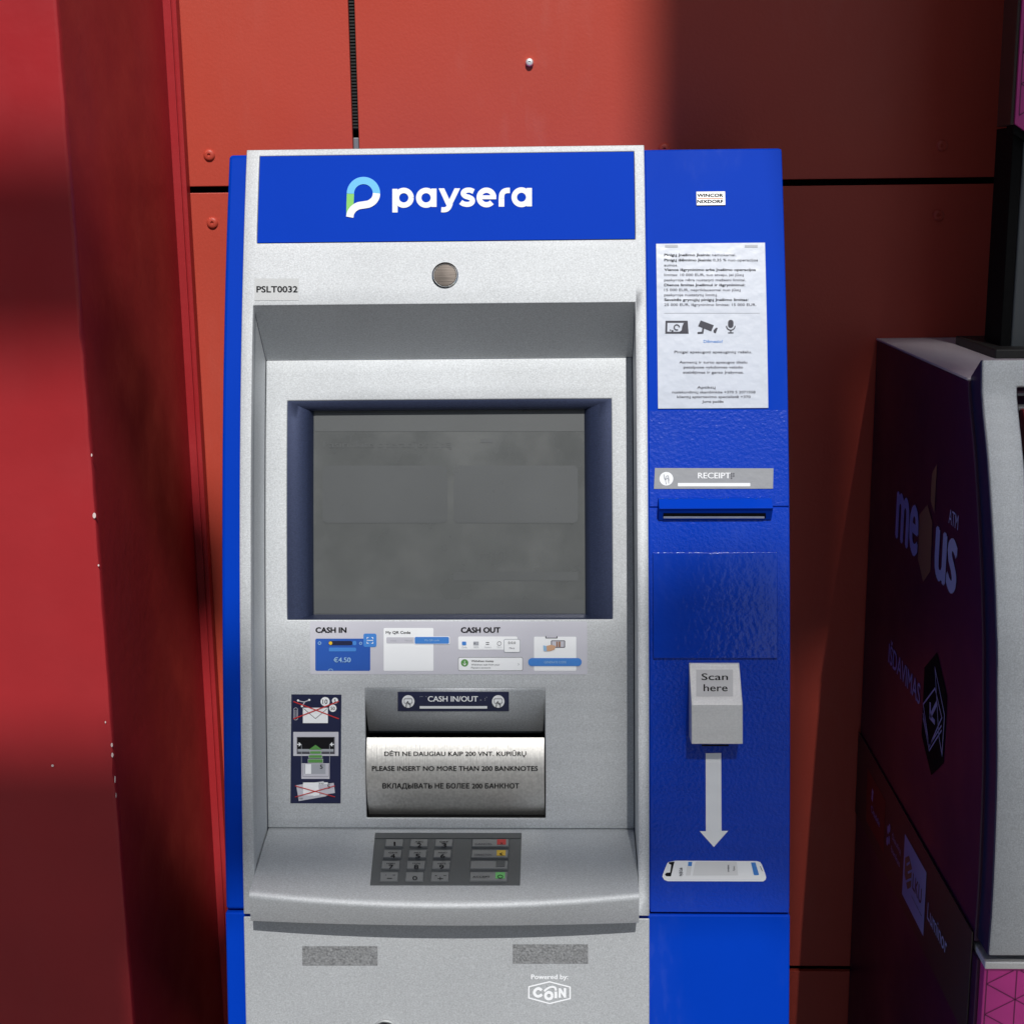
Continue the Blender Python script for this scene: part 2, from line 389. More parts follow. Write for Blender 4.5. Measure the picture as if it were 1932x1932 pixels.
box('plinth', XL + .02, XR - .02, 1.40, YW, 0, .02, 'black', atm)
def slab(name, x0, x1, za, zb, fn, t, m, bevel=.0006, n=24, parent=None, smooth=35):
    prof = [(fn(z) - t, z) for z in zrange(za, zb, n)]; back = [(fn(z) + .0015, z) for z in zrange(zb, za, n)]
    return prism(name, prof + back, x0, x1, m, parent or atm, bevel=bevel, smooth=smooth)
slab('side_panel', SR + .0014, XR - .0012, CZ - .3275, ZT - .001, fb, .0016, 'blue')
slab('side_panel', SR + .0014, XR - .0012, ZSEAM + .0006, CZ - .3288, fb, .0016, 'film')
slab('glint_overlay', SR + .0022, XR - .0020, CZ - .3268, CZ - .2262, lambda z: fb(z) - .0016, .00025, 'film', bevel=0)  # made-up extra sheet, added to catch sun glints
fr = lambda z: fb(z) - .00185                 # face of the side panels

def gridsurf(name, xs, zs, skip, fn, m, solid, bevel, parent=None):
    V = []; F = []; nx = len(xs)
    for z in zs:
        for x in xs: V.append((x, fn(z), z))
    for j in range(len(zs) - 1):
        for i in range(nx - 1):
            cx, cz = (xs[i] + xs[i + 1]) / 2, (zs[j] + zs[j + 1]) / 2
            if any(a < cx < b and c < cz < d for a, b, c, d in skip): continue
            F.append((j * nx + i, j * nx + i + 1, (j + 1) * nx + i + 1, (j + 1) * nx + i))
    used = sorted({i for f in F for i in f}); mp = {u: k for k, u in enumerate(used)}
    o = mk(name, [V[u] for u in used], [tuple(mp[i] for i in f) for f in F], m, parent or atm, smooth=35, solid=solid, bevel=bevel, seg=3)
    return o
def zlist(a, b, keys, n):
    zs = sorted(set([round(x, 5) for x in zrange(a, b, n) if all(abs(x - k) > .004 for k in keys)] + [round(k, 5) for k in keys] + [round(a, 5), round(b, 5)]))
    return zs
HT, HB = CZ + .0515, CZ - .0437              # header panel
HL, HR = -.3336, .0852
ZO, ZOB = CZ - .1106, CZ - .7350             # recess opening
gridsurf('fascia', [SL, OL, HL, OR, HR, SR], zlist(ZSEAM - .0006, ZST, [HT, HB, ZO, CZ - .7300], 44),
         [(OL, OR, CZ - .9, ZO), (HL, HR, HB, HT)], fs, 'silver', .012, .0032)
# header
hp = slab('header_panel', HL + .0004, HR - .0004, HB + .0004, HT - .0004, lambda z: fs(z) + .0018, .0008, 'blue_print', n=8, bevel=.0003)
zh = zm(1350, 680, 2.415)
fh = lambda z: fs(z) + .0010
ink = Ink()
ink.line([(555, 180), (555, 408)], 51, 'white').arc(640, 267, 71, 52, 0, 360, 'white', 1)
ink.arc(855, 266, 71, 52, 0, 360, 'white').line([(931, 178), (931, 355)], 51, 'white', 1)
ink.poly([(976, 175), (1030, 175), (1080, 282), (1130, 175), (1184, 175), (1098, 350), (1052, 340)], 'white')
ink.smooth([(1090, 320), (1074, 358), (1052, 378), (1026, 383), (1002, 382)], 50, 'white', 1)
ink.smooth([(1314, 206), (1282, 193), (1246, 194), (1220, 208), (1215, 230), (1236, 251), (1270, 262), (1298, 279), (1302, 305), (1280, 325), (1246, 330), (1212, 322), (1190, 307)], 49, 'white')
ink.arc(1438, 263, 70, 51, 42, 358, 'white').line([(1385, 262), (1532, 262)], 38, 'white', 1)
ink.line([(1583, 352), (1583, 262)], 54, 'white').smooth([(1583, 270), (1588, 232), (1606, 207), (1634, 197), (1664, 196)], 52, 'white', 1)
ink.arc(1776, 261, 70, 52, 0, 360, 'white').line([(1852, 172), (1852, 350)], 50, 'white', 1)
ink.build('logo_lettering', on_f(fh, zh), hp)
ink = Ink()
ink.arc(251, 226, 126, 70, 180, 360, 'sky', 1)
ink.poly([(90, 226), (160, 226), (156, 330), (120, 372), (85, 430), (86, 330)], 'lime', 0)
ink.smooth([(377, 224), (372, 258), (350, 296), (306, 326), (252, 337), (198, 347), (154, 376), (128, 414), (119, 455)], 71, 'white', 2)
ink.build('logo_mark', on_f(fh, zh), hp)
# camera porthole
cy = fs(CZ - .080); nrm = on_f(fs, lambda a, b: (a, b))(840, 519)[1]; cc = at_f(840, 519, fs)
ln = lathe('camera_lens', cc, [(.0146, -.003), (.0146, .0012), (.0136, .0016), (.0130, .0004), (.0126, -.0012), (.0004, -.0012)], 'chrome', atm, n=40, axis=nrm)
lathe('lens_cover', cc, [(.0128, -.0012), (.0126, .0002), (.0120, .0006), (.0004, .0008)], 'lens', ln, n=40, axis=nrm, smooth=8)
# asset number
z1 = zm(880, 500, 1.0733)
t_ = Ink().rect(148, 658, 338, 752, 'tape').build('number_label', on_f(fs, z1), atm)
Ink().text('PSLT0032', 157, 691, 334, 718, 'ink', 0, .03).build('lettering', on_f(fs, z1), t_, off=.0008)

# recess: back panel, soffit, side walls
FX0, FX1, FZ1, FZ0 = -.3107, .0602, CZ - .2222, CZ - .4660      # screen cut-out
HX0, HX1, HZ1, HZ0 = -.2220, -.0169, CZ - .5430, CZ - .6905     # shutter cut-out
ZB = CZ - .177
gridsurf('recess_panel', [OL, FX0, HX0, HX1, FX1, OR], zlist(CZ - .7021, ZB, [FZ0, FZ1, HZ0, HZ1], 36),
         [(FX0, FX1, FZ0, FZ1), (HX0, HX1, HZ0, HZ1)], fp, 'silver', .004, .0014)
mk('soffit', [(OL, fs(ZO) + .0006, ZO), (OR, fs(ZO) + .0006, ZO), (OR, fp(ZB) + .001, ZB), (OL, fp(ZB) + .001, ZB),
              (OL, fs(ZO) + .014, ZO + .006), (OR, fs(ZO) + .014, ZO + .006), (OR, fp(ZB) + .001, ZB + .012), (OL, fp(ZB) + .001, ZB + .012)], BOXF, 'silver', atm)
for s, x in ((1, OL), (-1, OR)):
    V = []; F = []; zs = zrange(CZ - .735, ZB, 24) + zrange(ZB, ZO, 4)[1:]
    for z in zs:
        yb = fp(z) + .002 if z <= ZB else lerp(fp(ZB), fs(ZO), (z - ZB) / (ZO - ZB)) + .002
        xo = x - s * .0007; V += [(xo, fs(z) + .005, z), (xo, max(yb, fs(z) + .006), z), (xo - s * .002, max(yb, fs(z) + .006), z), (xo - s * .002, fs(z) + .005, z)]
    for i in range(len(zs) - 1):
        for k in range(4): F.append((i * 4 + k, i * 4 + (k + 1) % 4, i * 4 + 4 + (k + 1) % 4, i * 4 + 4 + k))
    mk('recess_wall', V, F, 'silver', atm, weld=True, smooth=35)

# screen in its rounded surround
SD = .016
fg = lambda z: fp(z) + SD
g0 = at_f(592, 776, fg); g1 = at_f(1104, 1159, fg)
GX0, GX1, GZ1, GZ0 = g0.x, g1.x, g0.z, g1.z
V = []; F = []; N = 8
def ringpt(s):
    d = SD * (1 - math.sqrt(max(0, 1 - s * s))) + .0004 * s
    return lerp(FX0, GX0, s), lerp(FX1, GX1, s), lerp(FZ0, GZ0, s), lerp(FZ1, GZ1, s), d
nzr = 14
for j in range(N + 1):
    xa, xb, za, zb, d = ringpt(j / N)
    loop = [(xa, z) for z in zrange(za, zb, nzr)] + [(x, zb) for x in zrange(xa, xb, 4)[1:]] + [(xb, z) for z in zrange(zb, za, nzr)[1:]] + [(x, za) for x in zrange(xb, xa, 4)[1:-1]]
    V += [(x, fp(z) + d + .0012, z) for x, z in loop]
nl = len(loop)
for j in range(N):
    for i in range(nl): F.append((j * nl + i, j * nl + (i + 1) % nl, (j + 1) * nl + (i + 1) % nl, (j + 1) * nl + i))
V += [(x, fp(z) + SD + .012, z) for x, z in loop]
for i in range(nl): F.append((N * nl + i, N * nl + (i + 1) % nl, (N + 1) * nl + (i + 1) % nl, (N + 1) * nl + i))
surround = mk('screen_surround', V, F, 'navym', atm, smooth=30, weld=True)
sg = slab('screen', GX0 - .003, GX1 + .003, GZ0 - .003, GZ1 + .003, lambda z: fg(z) + .002, .0006, 'screen', n=10, bevel=0)
fgi = lambda z: fg(z) + .0013
z3 = zm(1100, 1500, 1.288)
ui = Ink().rect(245, 466, 888, 762, 'screen_b', 0, 26).rect(920, 466, 1560, 762, 'screen_b', 0, 26).rect(206, 1156, 1592, 1228, 'screen_c').rect(206, 194, 1592, 290, 'screen_c')
ui.rect(1058, 328, 1122, 348, 'screen_b').rect(920, 1014, 1560, 1060, 'screen_c')
ui.text('Pasirinkite operacijos tipą', 250, 340, 910, 384, 'screen_c', 0, .01)
ui.build('dim_display', on_f(fgi, z3), sg, off=.0002)
for x, y, a, b in ((930, 490, 20, 34), (780, 630, 14, 10), (660, 640, 9, 14), (1170, 545, 12, 16), (1125, 595, 9, 13), (1345, 990, 16, 20), (1188, 942, 3, 3), (448, 1121, 3, 3), (1360, 1124, 3, 3), (476, 875, 3, 3), (1446, 688, 3, 8), (440, 1065, 12, 7), (350, 670, 6, 10)):
    sm = Ink().poly([(x + a * math.cos(k * .7) * (.75 + .35 * math.sin(k * 2.1 + x)), y + b * math.sin(k * .7) * (.75 + .35 * math.cos(k * 1.7 + y))) for k in range(9)], 'smudge')
    sm.build('smudge', on_f(fgi, z3), sg, off=.0006)
sm2 = bpy.data.materials['dried_smudge']; sm2.node_tree.nodes['Principled BSDF'].inputs['Alpha'].default_value = .22

# instruction strip under the screen
z4 = zm(1100, 2450, 1.288)
lb = Ink().rect(181, 46, 1608, 319, 'pale', 0, 10).build('instruction_label', on_f(fp, z4), atm)
for args in (('CASH IN', 209, 75, 369, 104, 'ink', 2, .06), ('CASH OUT', 957, 75, 1161, 104, 'ink', 2, .06), ('My QR Code', 571, 95, 698, 113, 'ink', 3, .02),
             ('My QR code', 772, 137, 848, 149, 'lightblue', 5, .01), ('Invoice', 596, 140, 625, 148, 'lightink', 3), ('Manual', 670, 139, 706, 148, 'lightink', 3),
             ('€4.50', 303, 229, 391, 256, 'lightblue', 4, .03), ('GENERATE CODE', 1386, 249, 1500, 261, 'lightblue', 5, .01),
             ('0.0.0', 1201, 149, 1239, 161, 'greyink', 5, .01), ('More', 1207, 178, 1234, 187, 'greyink', 5)):
    Ink().text(*args).build('lettering', on_f(fp, z4), lb)
k = Ink().text('Withdraw money', 1011, 244, 1126, 257, 'ink', 4, .02).text('Withdraw cash from your', 1011, 263, 1158, 275, 'greyink', 4).text('Paysera account', 1011, 279, 1110, 290, 'greyink', 4)
k.build('lettering', on_f(fp, z4), lb)
k = Ink()
for t, x in (('Cards', 963), ('SEPA', 1024), ('Convert', 1079), ('Top up', 1142)): k.text(t, x, 174, x + (35 if t == 'Convert' else 26), 181, 'lightink', 4)
k.build('lettering', on_f(fp, z4), lb)
k = Ink()
k.rect(208, 134, 491, 300, 'deep', 1, 8).rect(456, 108, 523, 177, 'mid', 2, 10).rect(276, 146, 400, 168, 'navy', 2, 10).disc(287, 157, 9, 'yellow', 3).rect(400, 146, 420, 168, 'mid', 2, 8)
k.rect(278, 180, 418, 200, 'mid', 2, 6).arc(230, 157, 7, 3, 0, 360, 'lightblue', 2).arc(442, 158, 6, 3, 0, 360, 'lightblue', 2).arc(287, 302, 12, 3, 180, 360, 'lightblue', 2, 8)
for P in ([(475, 136), (475, 128), (483, 128)], [(497, 128), (505, 128), (505, 136)], [(475, 150), (475, 158), (483, 158)], [(497, 158), (505, 158), (505, 150)], [(474, 143), (506, 143)]): k.line(P, 3, 'white', 3)
k.rect(560, 79, 816, 300, 'white', 1, 6).rect(574, 127, 760, 158, 'pale', 2, 6).rect(717, 122, 900, 163, 'white', 3, 8).rect(720, 125, 897, 160, 'mid', 4, 7)
k.rect(944, 123, 1248, 191, 'white', 1, 8).rect(1178, 136, 1263, 206, 'lightink', 2, 8).rect(1181, 139, 1260, 203, 'white', 3, 7)
k.rect(944, 230, 1276, 300, 'greyink', 1, 8).rect(946, 232, 1274, 298, 'white', 2, 7).disc(977, 259, 19, 'green', 3).line([(977, 248), (977, 268)], 3, 'white', 4).line([(969, 262), (977, 270), (985, 262)], 3, 'white', 4)
k.rect(963, 149, 985, 168, 'mid', 3, 4).rect(1022, 149, 1049, 168, 'lightink', 3).disc(1028, 158, 3, 'greyink', 4).line([(1086, 154), (1103, 154)], 3, 'greyink', 3).line([(1086, 164), (1103, 164)], 3, 'greyink', 3).arc(1155, 159, 10, 2, 0, 360, 'greyink', 3).line([(1251, 260), (1257, 266), (1251, 272)], 2, 'lightink', 3)
k.rect(1334, 124, 1551, 300, 'white', 1, 6).rect(1304, 234, 1579, 275, 'mid', 4, 19).rect(1392, 121, 1455, 133, 'greyink', 2, 3).rect(1397, 121, 1450, 129, 'pale', 3)
k.rect(1421, 143, 1494, 181, 'greyink', 2, 5).rect(1426, 147, 1489, 177, 'pale', 3).poly([(1395, 172), (1424, 165), (1446, 172), (1440, 190), (1418, 198), (1397, 198)], 'skin', 4).poly([(1381, 168), (1398, 172), (1400, 199), (1383, 196)], 'lightblue', 5).rect(1448, 149, 1456, 176, 'ochre', 4).rect(1460, 149, 1470, 176, 'ochre', 4)
k.build('pictures', on_f(fp, z4), lb)

# banknote do and don't plate
z5 = zm(1140, 2750, 3.9423)
nb = Ink().poly([(101, 107), (890, 112), (878, 1828), (86, 1826)], 'navy').build('banknote_label', on_f(fp, z5), atm)
k = Ink()
k.rect(283, 318, 677, 560, 'white', 1).line([(296, 330), (482, 490), (668, 330)], 7, 'ink', 2)
k.disc(634, 221, 72, 'white', 1).disc(790, 207, 49, 'white', 1).disc(754, 325, 58, 'white', 1)
k.text('10', 592, 187, 672, 258, 'ink', 2, .01).text('5', 772, 180, 804, 232, 'ink', 2, .01).text('50', 722, 301, 788, 353, 'ink', 2, .01)
k.smooth([(208, 203), (296, 225), (385, 194)], 14, 'pale', 1).line([(312, 228), (270, 293)], 14, 'pale', 1).disc(208, 203, 17, 'white', 2).disc(385, 194, 17, 'white', 2).disc(270, 293, 17, 'white', 2)
for x in (140, 160, 182, 201): k.line([(x, 350), (x, 480)], 7, 'pale', 1)
k.arc(170, 480, 31, 7, 0, 180, 'pale', 1, 12).arc(170, 350, 31, 7, 180, 360, 'pale', 1, 12)
k.line([(135, 218), (852, 492)], 17, 'red', 3).line([(135, 492), (852, 215)], 17, 'red', 4)
k.rect(131, 699, 844, 1077, 'pale', 1).rect(188, 778, 786, 1048, 'greyink', 2).rect(200, 785, 770, 968, 'ink', 3).rect(204, 968, 768, 1008, 'lightink', 3)
for s, x in ((1, 222), (-1, 748)): k.line([(x - 28 * s, 893), (x + 14 * s, 893)], 15, 'white', 4).line([(x, 866), (x + 26 * s, 893), (x, 920)], 15, 'white', 5)
k.line([(263, 890), (263, 1190)], 7, 'lightink', 4).line([(707, 890), (707, 1190)], 7, 'lightink', 4)
k.poly([(484, 900), (588, 976), (378, 976)], 'green', 5)
for a, b, c, d in ((400, 572, 1000, 1040), (380, 586, 1062, 1105), (370, 598, 1128, 1180)): k.rect(a - 6, c - 6, b + 6, d + 6, 'pale', 4).rect(a, c, b, d, 'green', 5)
k.rect(259, 1194, 704, 1440, 'pale', 1).rect(310, 1206, 640, 1362, 'lightink', 2).rect(322, 1206, 414, 1360, 'white', 3).text('5', 553, 1213, 598, 1277, 'ink', 4, .01)
k.line([(284, 1206), (284, 1400), (690, 1400), (690, 1206)], 4, 'greyink', 2)
k.poly([(178, 1540), (610, 1475), (650, 1715), (218, 1790)], 'pale', 1).poly([(286, 1496), (677, 1494), (677, 1702), (286, 1702)], 'white', 2).poly([(433, 1552), (770, 1500), (790, 1660), (448, 1712)], 'pale', 3).poly([(433, 1552), (530, 1537), (545, 1696), (448, 1712)], 'white', 4)
k.text('5', 670, 1525, 716, 1590, 'ink', 5).text('100', 222, 1735, 282, 1762, 'ink', 2).text('20', 530, 1500, 612, 1524, 'ink', 4)
k.line([(163, 1545), (792, 1720)], 13, 'red', 6).line([(163, 1720), (792, 1545)], 13, 'red', 7)
k.build('pictures', on_f(fp, z5), nb)

# note shutter: hood, steel drum, dark slot
def fhood(z):
    s = max(0, min(1, (HZ1 - z) / .0625)); return fp(z) + .0005 + .032 * s ** 1.7
V = []; F = []; zs = zrange(HZ1 + .001, HZ1 - .0625, 14)
for z in zs: V += [(HX0, fhood(z), z), (HX1, fhood(z), z)]
for i in range(14): F.append((2 * i + 2, 2 * i + 3, 2 * i + 1, 2 * i))
hood = mk('shutter_hood', V, F, 'silver', atm, smooth=60, solid=.0015)
z5b = zm(1100, 2700, 1.61)
cl = Ink()
for q_ in range(12): cl.rect(790, 107 + 123 * q_ / 12, 1506, 107 + 123 * (q_ + 1) / 12, 'navy')
cl = cl.build('slot_label', on_f(fhood, z5b), hood, off=.0008)
cl.parent = atm; cl.matrix_parent_inverse = Matrix.Translation(-Vector(atm.location))
k = Ink()
k.text('CASH IN/OUT', 984, 133, 1307, 168, 'white', 1, .03).rect(932, 196, 1366, 212, 'white', 1)
for x in (858, 1437):
    k.disc(x, 167, 40, 'white', 1).rect(x - 27, 148, x + 27, 178, 'greyink', 2, 5).rect(x - 24, 151, x + 24, 175, 'white', 3, 4)
    k.line([(x - 14, 205), (x - 10, 175), (x - 2, 165), (x + 3, 180), (x + 14, 184), (x + 14, 203)], 5, 'greyink', 4)
for x, y in ((936, 136), (948, 136), (974, 136), (1327, 158), (1352, 148), (1352, 158), (1362, 140), (1322, 158)): k.disc(x, y, 2.6, 'lightink', 1, n=8)
k.build('lettering', on_f(fhood, z5b), cl, off=.0011)
DR = .085; dz = CZ - .650; dyc = fp(dz) + DR - .0040
V = []; F = []; nd = 40
for i in range(nd + 1):
    a = math.radians(-32 + 68 * i / nd)
    V += [(HX0 + .0012, dyc - DR * math.cos(a), dz + DR * math.sin(a)), (HX1 - .0012, dyc - DR * math.cos(a), dz + DR * math.sin(a))]
for i in range(nd): F.append((2 * i, 2 * i + 1, 2 * i + 3, 2 * i + 2))
drum = mk('shutter_drum', V, F, 'steel', atm, smooth=60)
def fdrum(z):
    h = max(-DR * .98, min(DR * .98, z - dz)); return dyc - math.sqrt(DR * DR - h * h)
k = Ink().text('DĖTI NE DAUGIAU KAIP 200 VNT. KUPIŪRŲ', 704, 484, 1617, 530, 'ink', 0, .03).text('PLEASE INSERT NO MORE THAN 200 BANKNOTES', 624, 586, 1692, 617, 'ink', 0, .03).text('ВКЛАДЫВАТЬ НЕ БОЛЕЕ 200 БАНКНОТ', 692, 696, 1572, 736, 'ink', 0, .03)
k.build('lettering', on_f(fdrum, z5b), drum, off=.0009)
a_, b_ = fp(HZ0) + .0045, fp(HZ1) + .0045
V = [(HX0 - .0005, a_, HZ0 - .0015), (HX1 + .0005, a_, HZ0 - .0015), (HX1 + .0005, b_, HZ1 + .002), (HX0 - .0005, b_, HZ1 + .002), (HX0 - .0005, a_ + .11, HZ0 - .0015), (HX1 + .0005, a_ + .11, HZ0 - .0015), (HX1 + .0005, a_ + .11, HZ1 + .002), (HX0 - .0005, a_ + .11, HZ1 + .002)]
mk('shutter_housing', V, BOXF[1:], 'black', atm)

# shelf with bowed lip
KS = .205; SY, SZ = 1.532, CZ - .7020
def ztop(y): return SZ + KS * (y - SY)
LX0, LX1 = OL + .0005, OR - .0005
V = []; F = []; nx = 30
for i in range(nx + 1):
    x = lerp(LX0, LX1, i / nx); u = 2 * i / nx - 1
    yf = 1.4120 - .0165 * (1 - u * u)
    yb_ = 1.4110 - .0085 * (1 - u * u)
    pr = [(SY + .004, ztop(SY + .004)), (yf + .05, ztop(yf + .05)), (yf + .0070, ztop(yf + .0070)), (yf + .0038, ztop(yf + .0038) - .0004), (yf + .0015, ztop(yf) - .0012), (yf + .0003, ztop(yf) - .0032), (yf + .0001, ztop(yf) - .0062),
          (yb_ + .0022, CZ - .7585), (yb_ + .0030, CZ - .7600), (yb_ + .0046, CZ - .7606), (1.470, CZ - .7606), (1.470, CZ - .740), (SY + .004, CZ - .724)]
    V += [(x, a, b) for a, b in pr]; np_ = len(pr)
for i in range(nx):
    for k_ in range(np_): F.append((i * np_ + k_, (i + 1) * np_ + k_, (i + 1) * np_ + (k_ + 1) % np_, i * np_ + (k_ + 1) % np_))
F += [tuple(range(np_)), tuple(range(nx * np_ + np_ - 1, nx * np_ - 1, -1))]
mk('shelf', V, F, 'silver', atm, smooth=38, weld=True)

# keypad on the shelf
PN = Vector((0, -KS, 1)).normalized()
zk = zm(1480, 3320, 3.01875)
ps = on_plane((0, SY, SZ), PN, zk)
def kp(a, b): return ps(a, b)[0]
def block(name, quad, h0, h1, m, parent, bevel=.0006, inset=0.0):       # four picture corners on the shelf -> raised block
    P = [kp(*q) for q in quad]; c = sum(P, Vector()) / 4
    V = [p + PN * h0 for p in P] + [p + (c - p).normalized() * inset + PN * h1 for p in P]
    return mk(name, V, [(3, 2, 1, 0), (4, 5, 6, 7), (0, 1, 5, 4), (1, 2, 6, 5), (2, 3, 7, 6), (3, 0, 4, 7)], m, parent, weld=True, bevel=bevel)
A = [(62, 45), (1830, 47), (1810, 672), (0, 672)]
pad = block('keypad', A, -.003, .0008, 'keypad', atm, .0004)
block('keypad_rim', [(62, 46), (1829, 48), (1818, 112), (56, 114)], .0002, .0016, 'keypad', pad, .0004)
pk = on_plane((0, SY, SZ + .0030 * 1.03), PN, zk)
num = [['1', '2', '3'], ['4', '5', '6'], ['7', '8', '9'], ['—', '0', '+']]
alp = [['', 'ABC', 'DEF'], ['GHI', 'JKL', 'MNO'], ['PQRS', 'TUV', 'WXYZ'], ['', '', '']]
kx = [[(180, 405), (478, 703), (778, 1002)], [(158, 384), (460, 686), (762, 985)], [(134, 365), (440, 668), (746, 972)], [(116, 345), (424, 650), (730, 955)]]
ky = [(135, 226), (266, 360), (398, 495), (533, 636)]
kq = zk
for r in range(4):
    y0, y1 = ky[r]
    for c in range(3):
        x0, x1 = kx[r][c]
        block('key', [(x0 + 6, y0), (x1 + 6, y0), (x1 - 4, y1), (x0 - 4, y1)], .0006, .0030, 'key', pad, .0005, .0010)
        tx = Ink(); n_ = num[r][c]; xm = (x0 + x1) / 2 + 4
        if n_ == '—': tx.rect(xm - 30, 584, xm + 32, 592, 'ink').rect(xm - 50, 546, xm - 36, 552, 'ink').rect(xm + 40, 546, xm + 72, 552, 'ink')
        elif n_ == '+': tx.rect(xm - 30, 588, xm + 36, 596, 'ink').rect(xm - 3, 570, xm + 5, 612, 'ink').rect(xm - 62, 552, xm - 40, 560, 'ink').rect(xm + 40, 552, xm + 74, 558, 'ink')
        else:
            w_ = 11 if n_ == '1' else 29
            tx.text(n_, xm - w_, y0 + 28 if r != 0 or c else y0 + 12, xm + w_, y0 + 78 if r != 0 or c else y0 + 62, 'ink', 0, .012)
        if alp[r][c]: tx.text(alp[r][c], xm - 52, y0 + 4, xm + 52, y0 + 20, 'ink', 0, .006)
        tx.build('key_legend', pk, pad, off=.0004)
for r, (cm, word) in enumerate((('red', 'CANCEL'), ('yellow', 'CORRECTION'), (None, ''), ('mgreen', 'ACCEPT'))):
    y0, y1 = ky[r]; x0, x1 = ((1226, 1682), (1218, 1674), (1206, 1668), (1198, 1662))[r]
    block('key', [(x0 + 4, y0), (x1 + 4, y0), (x1 - 4, y1), (x0 - 4, y1)], .0006, .0030, 'key', pad, .0005, .0010)
    a, b = ((1535, 1643), (1531, 1638), (1522, 1632), (1516, 1630))[r]
    block('key_window', [(a, y0 + 8), (b, y0 + 8), (b - 3, y1 - 22), (a - 3, y1 - 22)], .0025, .0035, cm or 'keypad', pad, .0003)
    tx = Ink()
    if word: tx.text(word, x0 + 40, y0 + 28, x0 + 250, y0 + 48, 'ink' if r == 3 else 'greyink', 0, .006)
    if r == 1: tx.line([(1596, 286), (1568, 300), (1596, 314)], 8, 'ink', 3)
    if r == 3: tx.arc(1572, 574, 30, 7, 0, 360, 'ink', 3, ry=18)
    if r == 0: tx.text('X', 1570, 160, 1606, 188, 'ink', 3)
    if tx.V: tx.build('key_legend', pk, pad, off=.0004)

# lower door
slab('lower_door', SL, SR, .03, ZSEAM - .0034, fs, .0004, 'silver', bevel=.0022, n=30)
fd = lambda z: fs(z) - .0004
z6 = zm(900, 3200, 1.0733)
for q in ((332, 628, 655, 711), (1235, 620, 1558, 703)): Ink().rect(*q, 'patch').build('tape_patch', on_f(fd, z6), atm, off=.0004)
z7 = zm(2080, 3850, 8.05)
k = Ink().text('Powered by:', 352, 388, 1545, 590, 'white', 0, .03)
k.line([(945, 625), (1608, 795), (1608, 1165), (950, 1325), (280, 1145), (280, 785)], 42, 'white', 0, True)
k.smooth([(690, 905), (650, 860), (580, 842), (500, 880), (455, 965), (490, 1050), (570, 1090), (650, 1070), (708, 1030)], 92, 'white', 1)
k.arc(922, 1070, 108, 92, 0, 360, 'white', 1).line([(1148, 935), (1148, 1155)], 90, 'white', 1).smooth([(772, 925), (860, 850), (960, 795), (1060, 785), (1130, 820), (1152, 905)], 66, 'white', 2)
k.line([(1275, 1135), (1275, 830)], 74, 'white', 1).line([(1442, 1135), (1442, 820)], 74, 'white', 1).line([(1268, 835), (1450, 1120)], 74, 'white', 2)
k.build('maker_mark', on_f(fd, z7), atm)
lc = at_f(727, 1950, fd)
lk = lathe('door_lock', lc, [(.0155, -.001), (.0155, .0010), (.0145, .0026), (.0130, .0030), (.0122, .0022), (.0118, .0006), (.0004, .0006)], 'chrome', atm, n=36)
lathe('lock_barrel', lc, [(.0108, 0), (.0108, .0022), (.0095, .0034), (.0004, .0034)], 'lens', lk, n=36)
# bright seam ends where the fascia meets the door
# side panel furniture ------------------------------------------------
zn = zm(2500, 560, 1.756)
c0 = at_f(*zn(216, 726), fr); c1 = at_f(*zn(1010, 1880), fr)
nt_ = slab('notice', c0.x, c1.x - .0008, c1.z, c0.z, fr, .0012, 'paper', n=14, bevel=.0003)
fn_ = lambda z: fr(z) - .0012
k = Ink(); T = [
 (806, 'Pinigų įnešimo įkainis:', 274, 600, 1), (806, 'nemokamai.', 608, 778, 0),
 (842, 'Pinigų išėmimo įkainis:', 274, 608, 1), (842, '0,35 % nuo operacijos', 617, 931, 0), (878, 'sumos.', 274, 370, 0),
 (910, 'Vienos išgryninimo arba įnešimo operacijos', 274, 916, 1), (946, 'limitas: 10 000 EUR, tuo atveju, jei jūsų', 274, 832, 0), (982, 'paskyroje nėra nustatyti mažesni limitai.', 274, 848, 0),
 (1017, 'Dienos limitas įnešimui ir išgryninimui:', 274, 842, 1), (1052, '15 000 EUR, nepriklausomai nuo jūsų', 274, 810, 0), (1087, 'paskyroje nustatytų limitų.', 274, 650, 0),
 (1121, 'Savaitės grynųjų pinigų įnešimo limitas:', 274, 864, 1), (1156, '25 000 EUR, išgryninimo limitas: 15 000 EUR.', 274, 920, 0)]
for y, s, a, b, bo in T: k.para(s, a, y + 8, 18, 'ink' if bo else 'greyink', 0, .03 if bo else .008, b - a)
for y, s, a, b in ((1488, 'Pinigai apsaugoti apsauginių rašalu.', 345, 890), (1560, 'Asmenų ir turto apsaugos tikslu', 380, 856), (1595, 'patalpose vykdomas vaizdo', 410, 826), (1631, 'stebėjimas ir garso įrašymas.', 406, 832), (1737, 'Aptiktų', 505, 634), (1770, 'nusiskundimų skambinkite +370 5 2071558', 330, 914), (1803, 'klientų aptarnavimo specialistė +370', 364, 880), (1836, 'Jums padės', 540, 690)):
    k.para(s, a, y + 8, 18, 'greyink', 0, .016, b - a)
k.para('Dėmesio!', 550, 1423, 20, 'mid', 0, .02, 134)
k.rect(274, 1213, 945, 1216, 'lightink')
k.build('lettering', on_f(fn_, zn), nt_, off=.0003)
k = Ink()
k.line([(290, 1275), (432, 1275), (438, 1352), (288, 1352)], 14, 'greyink', 0, True).arc(362, 1315, 18, 8, 60, 360, 'greyink', 1).poly([(410, 1285), (438, 1280), (438, 1352), (372, 1352), (396, 1335), (400, 1310)], 'greyink', 1).disc(318, 1334, 5, 'greyink', 1).disc(332, 1340, 7, 'greyink', 1)
